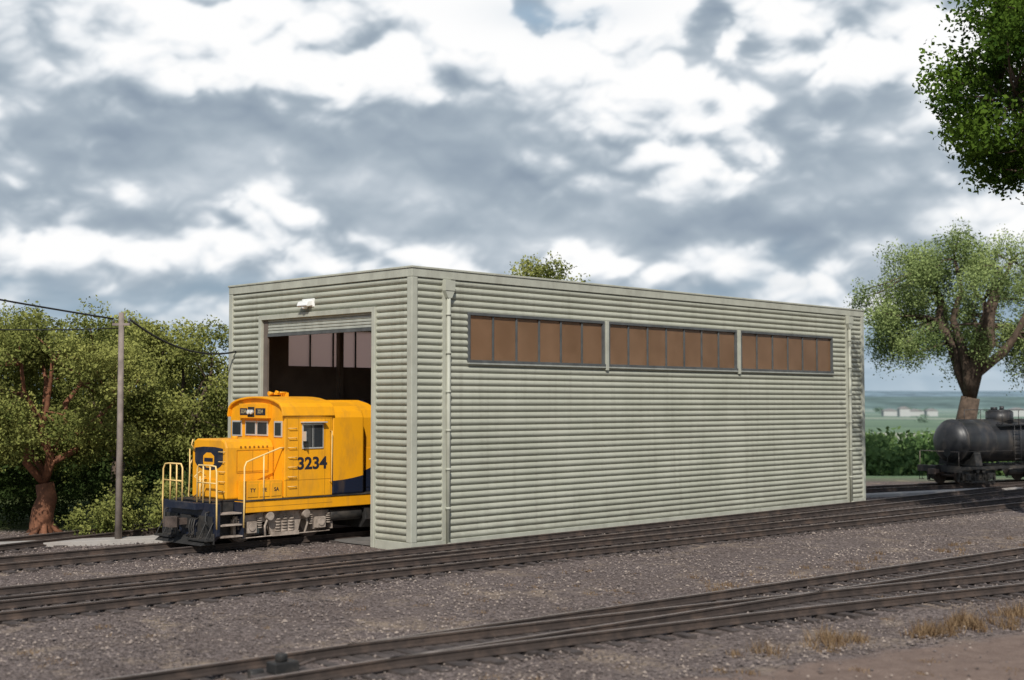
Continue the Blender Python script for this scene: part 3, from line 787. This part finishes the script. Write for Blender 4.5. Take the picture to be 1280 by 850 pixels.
def tree(name,base,h,cr,fork,nl,ncl,clr,per,size,seed,leafk,barkk,tr=.25,squash=.75,droop=0,zlow=.35,lean=(0,0),shell=.55,limbr=.55,extra=()):
    r=random.Random(seed); e=empty(name,(base[0],base[1],base[2]),0)
    top=h-clr[0]*.6
    cz=(zlow*h+top)/2; hz=(top-zlow*h)/2
    f=Vector((lean[0]*.5,lean[1]*.5,fork)); mb=MB()
    mb.tube(wob(Vector((0,0,-.3)),f,4,tr*.45,r),tr*1.25,barkk,10,r2=tr*.85)
    for i in range(5):
        a=6.28*i/5+r.random(); mb.tube([(math.cos(a)*tr*1.9,math.sin(a)*tr*1.9,-.15),(math.cos(a)*tr*.8,math.sin(a)*tr*.8,.2),(0,0,.9)],tr*.35,barkk,6,r2=tr*.3)
    cents=[];rads=[]; limbs=[]
    for i in range(nl):
        a=6.28*(i+r.uniform(-.3,.3))/nl; el=r.uniform(.05,1.0)
        q=Vector((math.cos(a)*cr*.68*math.cos(el)+lean[0],math.sin(a)*cr*.62*math.cos(el)+lean[1],cz+hz*.75*(math.sin(el)*1.6-.6)))
        pts=wob(f,q,5,cr*.08,r); limbs.append(pts); mb.tube(pts,tr*limbr,barkk,8,r2=tr*.16)
    P_=[]
    for i in range(ncl):
        while True:
            d=Vector((r.uniform(-1,1),r.uniform(-1,1),r.uniform(-1,1)))
            if shell<d.length<1: break
        P_.append(Vector((d.x*cr+lean[0],d.y*cr+lean[1],cz+d.z*hz)))
    for (ex,ez,er,en) in extra:
        for i in range(en): P_.append(Vector((ex+r.uniform(-er,er),r.uniform(-2,2),ez+r.uniform(-er,er)*.7)))
    for p in P_:
        R_=r.uniform(*clr); cents.append(tuple(p)); rads.append(R_)
        best=min((q for l_ in limbs for q in l_[2:]),key=lambda q:(q-p).length)
        mb.tube(wob(best,p,3,.08*cr*.5,r),tr*.13,barkk,5,r2=tr*.04)
    mb.obj('trunk_and_branches',e)
    mass('foliage',cents,rads,per,size,seed,leafk,parent=e,squash=squash,droop=droop)
    return e
def P(px,Y,z=0): return ((px-640)/1632*Y,Y,z)
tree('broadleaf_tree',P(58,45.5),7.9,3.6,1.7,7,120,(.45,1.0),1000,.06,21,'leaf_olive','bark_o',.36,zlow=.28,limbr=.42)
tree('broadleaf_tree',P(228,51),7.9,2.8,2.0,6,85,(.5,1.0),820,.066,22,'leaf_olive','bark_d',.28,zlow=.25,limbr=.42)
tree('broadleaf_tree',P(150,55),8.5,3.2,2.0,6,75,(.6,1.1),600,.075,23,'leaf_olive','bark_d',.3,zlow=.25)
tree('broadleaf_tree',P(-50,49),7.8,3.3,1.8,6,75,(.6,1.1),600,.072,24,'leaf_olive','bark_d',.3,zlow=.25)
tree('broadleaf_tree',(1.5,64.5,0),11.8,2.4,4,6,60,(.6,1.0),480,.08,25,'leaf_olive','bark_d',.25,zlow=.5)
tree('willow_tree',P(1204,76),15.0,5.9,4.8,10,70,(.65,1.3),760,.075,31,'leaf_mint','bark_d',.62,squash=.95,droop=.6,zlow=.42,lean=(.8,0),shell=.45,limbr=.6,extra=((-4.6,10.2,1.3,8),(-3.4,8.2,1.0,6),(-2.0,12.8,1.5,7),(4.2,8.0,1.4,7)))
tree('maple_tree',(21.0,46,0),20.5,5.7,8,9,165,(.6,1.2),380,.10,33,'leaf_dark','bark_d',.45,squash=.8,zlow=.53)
def bush(name,p,r_,h,seed,k='leaf_olive',n=16,per=700,size=.06):
    r=random.Random(seed); c=[(p[0]+r.uniform(-r_,r_),p[1]+r.uniform(-r_,r_)*.6,r.uniform(.15,h)) for _ in range(n)]
    mass(name,c,[r.uniform(.3,.6) for _ in c],per,size,seed,k)
bush('bush',P(122,43.8),1.0,1.1,41); bush('bush',P(190,45),1.1,1.9,42,n=24); bush('bush',P(250,48),1.7,2.0,43,'leaf_darker',n=26); bush('bush',P(-5,47.5),1.6,1.0,44,'leaf_darker'); bush('bush',P(115,49.5),2.2,2.2,45,'leaf_darker',n=30); bush('bush',P(20,50.5),2.2,2.0,46,'leaf_darker',n=30)
r=random.Random(5)
c=[];rd=[]
for i in range(150):
    Y=r.uniform(86,128); X=Y*r.uniform(.22,.62); R_=r.uniform(1.6,3.2); top=4.5-(36+r.uniform(-3,12))/1632*Y
    for k in range(3): c.append((X+r.uniform(-2,2),Y,top-R_*.8-k*1.9)); rd.append(R_*(1-.1*k))
mass('distant_trees',c,rd,80,.23,51,'leaf_far')
c=[];rd=[]
for i in range(120):
    Y=r.uniform(62,84); X=Y*r.uniform(-.62,-.18); R_=r.uniform(1.3,2.2)
    for k in range(3): c.append((X+r.uniform(-1,1),Y,r.uniform(2.2,4.8)-k*1.5)); rd.append(R_)
mass('distant_trees',c,rd,70,.2,52,'leaf_darker')
c=[];rd=[]
for band in (230,330,460,640,900,1300,1900):
    for i in range(80):
        u=r.uniform(-.6,.6)
        if r.random()<.35: continue
        Y=band*(1+.10*math.sin(u*9+band)+r.uniform(-.03,.03)); R_=r.uniform(2.0,3.8)*(band/400)**.35
        c.append((u*Y,Y,-8.2+R_*.45)); rd.append(R_)
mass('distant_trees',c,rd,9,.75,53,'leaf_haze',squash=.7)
mb=MB(); M['farw']=mat('far_building_pale',(.42,.43,.42),.8); M['farr']=mat('far_roof_grey',(.24,.23,.23),.8)
for (px,Y,w,h) in ((1104,1180,13,4),(1124,1150,9,6),(1133,1210,16,3.5),(1158,1190,10,4),(1262,1180,14,5)):
    x=(px-640)/1632*Y; mb.box(x,x+w,Y,Y+8,-10,-7+h,'farw'); mb.prism([(x-.5,-7+h),(x+w+.5,-7+h),(x+w/2,-7+h+2.)],'y',Y-.5,Y+8.5,'farr')
mb.obj('distant_buildings')
def hills(name,Y,h0,h1,seed,col):
    xs=np.linspace(-Y*1.6,Y*1.6,260)
    hh=h0+(h1-h0)*(.5+.5*pn(xs,xs*0,6/Y*1.6,seed)*2.2)
    X=np.stack([xs]*5); prof_=np.array([0,.55,.85,1,.3]); yo=np.array([0,150,350,600,1500])
    Yg=np.stack([np.full_like(xs,Y+o) for o in yo]); Zg=np.stack([-12+(hh+12)*p for p in prof_])
    gmesh(name,X,Yg,Zg,mat(name+'_haze',col,.95,var=.4,scale=.012,spec=.05))
hills('hills',2600,10,22,3,(.13,.19,.185)); hills('hills',4800,46,72,8,(.175,.245,.29))  # bluish aerial haze is put into each ridge's base colour

def grass():
    r=np.random.RandomState(9); co=[];tn=[]
    spots=[]
    for i in range(24):
        t=r.uniform(0,1); x0=4.2+t*9.4; y0=24.1+ (x0-5.2)*.62+r.uniform(-.5,.5)
        for k in range(4): spots.append((x0+r.normal()*.25,y0+r.normal()*.15,r.uniform(.10,.36),r.uniform(.2,.6)))
    for i in range(45):
        l=r.uniform(14,34); p=F0+Fd*l-Fn*r.uniform(1.6,3.8); spots.append((p.x,p.y,r.uniform(.05,.16),r.uniform(.2,.7)))
    for i in range(110):
        y=r.uniform(20,36); x=y*r.uniform(-.38,.38); spots.append((x,y,r.uniform(.02,.07),r.uniform(.2,.7)))
    for (x,y,h,d) in spots:
        n=int(90*d)
        for k in range(n):
            bx,by=x+r.normal()*.20*d,y+r.normal()*.12; a=r.uniform(0,6.28); w=.009; hh=h*r.uniform(.4,1.2); ln=r.normal(size=2)*hh*.4
            dx,dy=math.cos(a)*w,math.sin(a)*w
            co+= [(bx-dx,by-dy,-.02),(bx+dx,by+dy,-.02),(bx+ln[0],by+ln[1],hh)]; t_=r.uniform(0,1); tn+=[t_]*3
    co=np.array(co); q=np.arange(len(co)).reshape(-1,3)
    npmesh('dry_grass',co,q,M['grass'],tone=np.array(tn))
grass()

# ---------------------------------------------------------------- sky backdrop (curved sky wall far behind, clouds as colour on the sheet)
def perlin(x,y,seed):
    r=np.random.RandomState(seed); pm=r.permutation(256); ang=r.uniform(0,2*np.pi,256); gxx=np.cos(ang); gyy=np.sin(ang)
    xi=np.floor(x).astype(int); yi=np.floor(y).astype(int); xf=x-xi; yf=y-yi
    u=xf*xf*xf*(xf*(xf*6-15)+10); v=yf*yf*yf*(yf*(yf*6-15)+10)
    def g(ix,iy,dx,dy):
        h=pm[(pm[ix&255]+iy)&255]; return gxx[h]*dx+gyy[h]*dy
    a=g(xi,yi,xf,yf); b=g(xi+1,yi,xf-1,yf); c=g(xi,yi+1,xf,yf-1); d=g(xi+1,yi+1,xf-1,yf-1)
    return (a+(b-a)*u)*(1-v)+(c+(d-c)*u)*v
def fbm(x,y,seed,o=5,g=.5):
    s=0;a=1
    for i in range(o): s=s+a*perlin(x*2**i+i*7.3,y*2**i+i*3.1,seed+i); a*=g
    return s
def bil(x,y,seed,o=5,g=.5):
    s=0;a=1;t=0
    for i in range(o): s=s+a*np.sqrt(perlin(x*2**i+i*5.7,y*2**i+i*9.1,seed+i)**2+.004)*2; t+=a; a*=g
    return s/t
def grow(start,step,end,k):
    out=[start]; s=step
    while out[-1]<end: s*=k; out.append(out[-1]+s)
    return np.array(out[1:])
cx=np.arange(-760,760,2.0); rt_=grow(cx[-1],2.0,2250,1.06); cx=np.concatenate([-rt_[::-1],cx,rt_])
cy=np.arange(-24,560,2.0); cy=np.concatenate([cy,grow(cy[-1],2.0,1500,1.05)])
GX,GY=np.meshgrid(cx,cy)
feats=[(430,30,290,75,.6),(1010,20,260,45,.5),(1130,75,150,45,.35),(335,268,55,28,.6),(780,140,100,50,.38),(930,150,90,40,.42),(60,308,190,20,.42),(270,318,130,20,.34),(510,322,70,16,.36),(745,335,90,20,.42),(1000,350,60,16,.25),(10,232,60,26,.38),(880,205,60,22,.3),(240,90,60,30,.25),(520,110,50,30,.2),(340,150,40,25,.2),(620,60,60,30,.25),(960,215,50,14,.25),
 (100,180,170,65,-.30),(300,200,80,30,-.15),(400,160,60,35,-.15),(540,240,190,50,-.40),(640,130,90,40,-.25),(810,285,190,32,-.38),(1010,110,110,40,-.28),(1060,240,160,40,-.26),(30,90,110,30,-.15),(180,270,70,20,-.28),(620,190,130,40,-.25),(1180,180,90,50,-.15)]
bias=np.zeros_like(GX)
wX=GX+34*fbm(GX/140,GY/100,300,5,.45); wY=GY+20*fbm(GX/120,GY/90,320,5,.45)
for (px,py,rx_,ry_,am) in feats:
    cu=math.atan((px-640)/1632)*1632; cv=math.atan((503-py)/1632*math.cos(cu/1632))*1632
    bias+=am*np.exp(-(((wX-cu)/rx_)**2+((wY-cv)/ry_)**2))
def dens(X,Y,o=5,g=.44):
    x=X+16*perlin(X/55,Y/45,401); y=Y+10*perlin(X/50,Y/45,402)
    return fbm(x/230,y/120,410,3,.5)*.9+(bil(x/115,y/72,430,o,g)-.40)*1.1
d0=dens(GX,GY); d1=dens(GX,GY+9); d2=dens(GX,GY+26); d3=dens(GX+20,GY+55)
lit=(d0-d1)*.7+(d0-d2)*.65+(d0-d3)*.4
low=fbm(GX/200,GY/80,500,4,.45)
dd=dens(GX,GY,6,.5)
m1_=sstep(-.42,.45,d0+bias*.95); m2_=sstep(-.16,.20,dd+bias*.95-.03)
mask=.58*m1_+.42*m2_*sstep(-.10,.35,bias+.15*low)
mask=np.clip(mask,0,1)
dark=.36+.26*low+.16*lit
lite=.84+lit*.75+bias*.42+.10*low
val=dark*(1-mask)+lite*mask
val=np.clip(val,.02,1.02)
kx=[0,.15,.35,.5,.65,.8,1.0]
kr=[.23,.28,.38,.50,.67,.86,1.0]; kg=[.285,.345,.45,.565,.72,.89,1.0]; kb=[.355,.425,.52,.63,.77,.92,1.0]
hzw=(1-sstep(85,170,GY+60*low+35*d0))*.85
col=np.stack([np.interp(val,kx,k) for k in (kr,kg,kb)],-1)
hz=np.stack([np.interp(GY,[0,60,150],k) for k in ([.42,.34,.27],[.53,.45,.38],[.62,.55,.48])],-1)
wisp=np.clip(fbm(GX/150,GY/28,600,4,.5)*.5+.0,0,.35)[...,None]
hz=hz+wisp*.5
col=col*(1-hzw[...,None])+hz*hzw[...,None]
bl=np.exp(-(((wX-60)/95)**2+((wY-478)/18)**2))*(1-m2_*.6); bl=bl[...,None]*.75
col=col*(1-bl)+np.array([.33,.47,.62])*bl
RAD=14000.
az=GX/1632; el=GY/1632
cosx=np.stack([RAD*np.cos(el)*np.sin(az),RAD*np.cos(el)*np.cos(az),4.5+RAD*np.sin(el)],-1).reshape(-1,3)
ny,nx=GX.shape; ii=np.arange(ny*nx).reshape(ny,nx)
q=np.stack([ii[:-1,:-1],ii[1:,:-1],ii[1:,1:],ii[:-1,1:]],-1).reshape(-1,4)
m=bpy.data.materials.new('sky_clouds'); m.use_nodes=True; nt=m.node_tree; nt.nodes.clear()
o_=nt.nodes.new('ShaderNodeOutputMaterial'); e_=nt.nodes.new('ShaderNodeEmission'); at=nt.nodes.new('ShaderNodeAttribute'); at.attribute_name='cloud_color'
L(nt,at.outputs['Color'],e_.inputs[0]); L(nt,e_.outputs[0],o_.inputs[0])
try: m.cycles.emission_sampling='NONE'
except Exception as ex: print(ex)
npmesh('sky',cosx,q,m,smooth=True,color=np.concatenate([col.reshape(-1,3),np.ones((nx*ny,1))],1))

# ---------------------------------------------------------------- world + sun
sunv=Vector((-.02,-1,.90)).normalized()
w=bpy.data.worlds.new("World"); scene.world=w; w.use_nodes=True; nt=w.node_tree; nt.nodes.clear()
out=nt.nodes.new('ShaderNodeOutputWorld'); sky=nt.nodes.new('ShaderNodeTexSky'); sky.sky_type='NISHITA'; sky.sun_disc=False
sky.sun_elevation=math.asin(sunv.z); sky.sun_rotation=math.atan2(sunv.x,sunv.y)
bg=nt.nodes.new('ShaderNodeBackground'); bg.inputs[1].default_value=.09; L(nt,sky.outputs[0],bg.inputs[0]); L(nt,bg.outputs[0],out.inputs[0])
sun=bpy.data.lights.new('sun','SUN'); sun.energy=4.2; sun.angle=R(.5); sun.color=(1,.955,.88)
so=bpy.data.objects.new('sun',sun); scene.collection.objects.link(so); so.rotation_euler=(-sunv).to_track_quat('-Z','Y').to_euler()

cam=bpy.data.cameras.new('camera'); co=bpy.data.objects.new('camera',cam); scene.collection.objects.link(co)
co.location=(0,0,4.5); co.rotation_euler=(R(90+2.74),0,0); cam.lens=45.9; cam.sensor_width=36; cam.clip_end=30000; cam.clip_start=.5
cam.dof.use_dof=True; cam.dof.focus_distance=42; cam.dof.aperture_fstop=.6
scene.camera=co
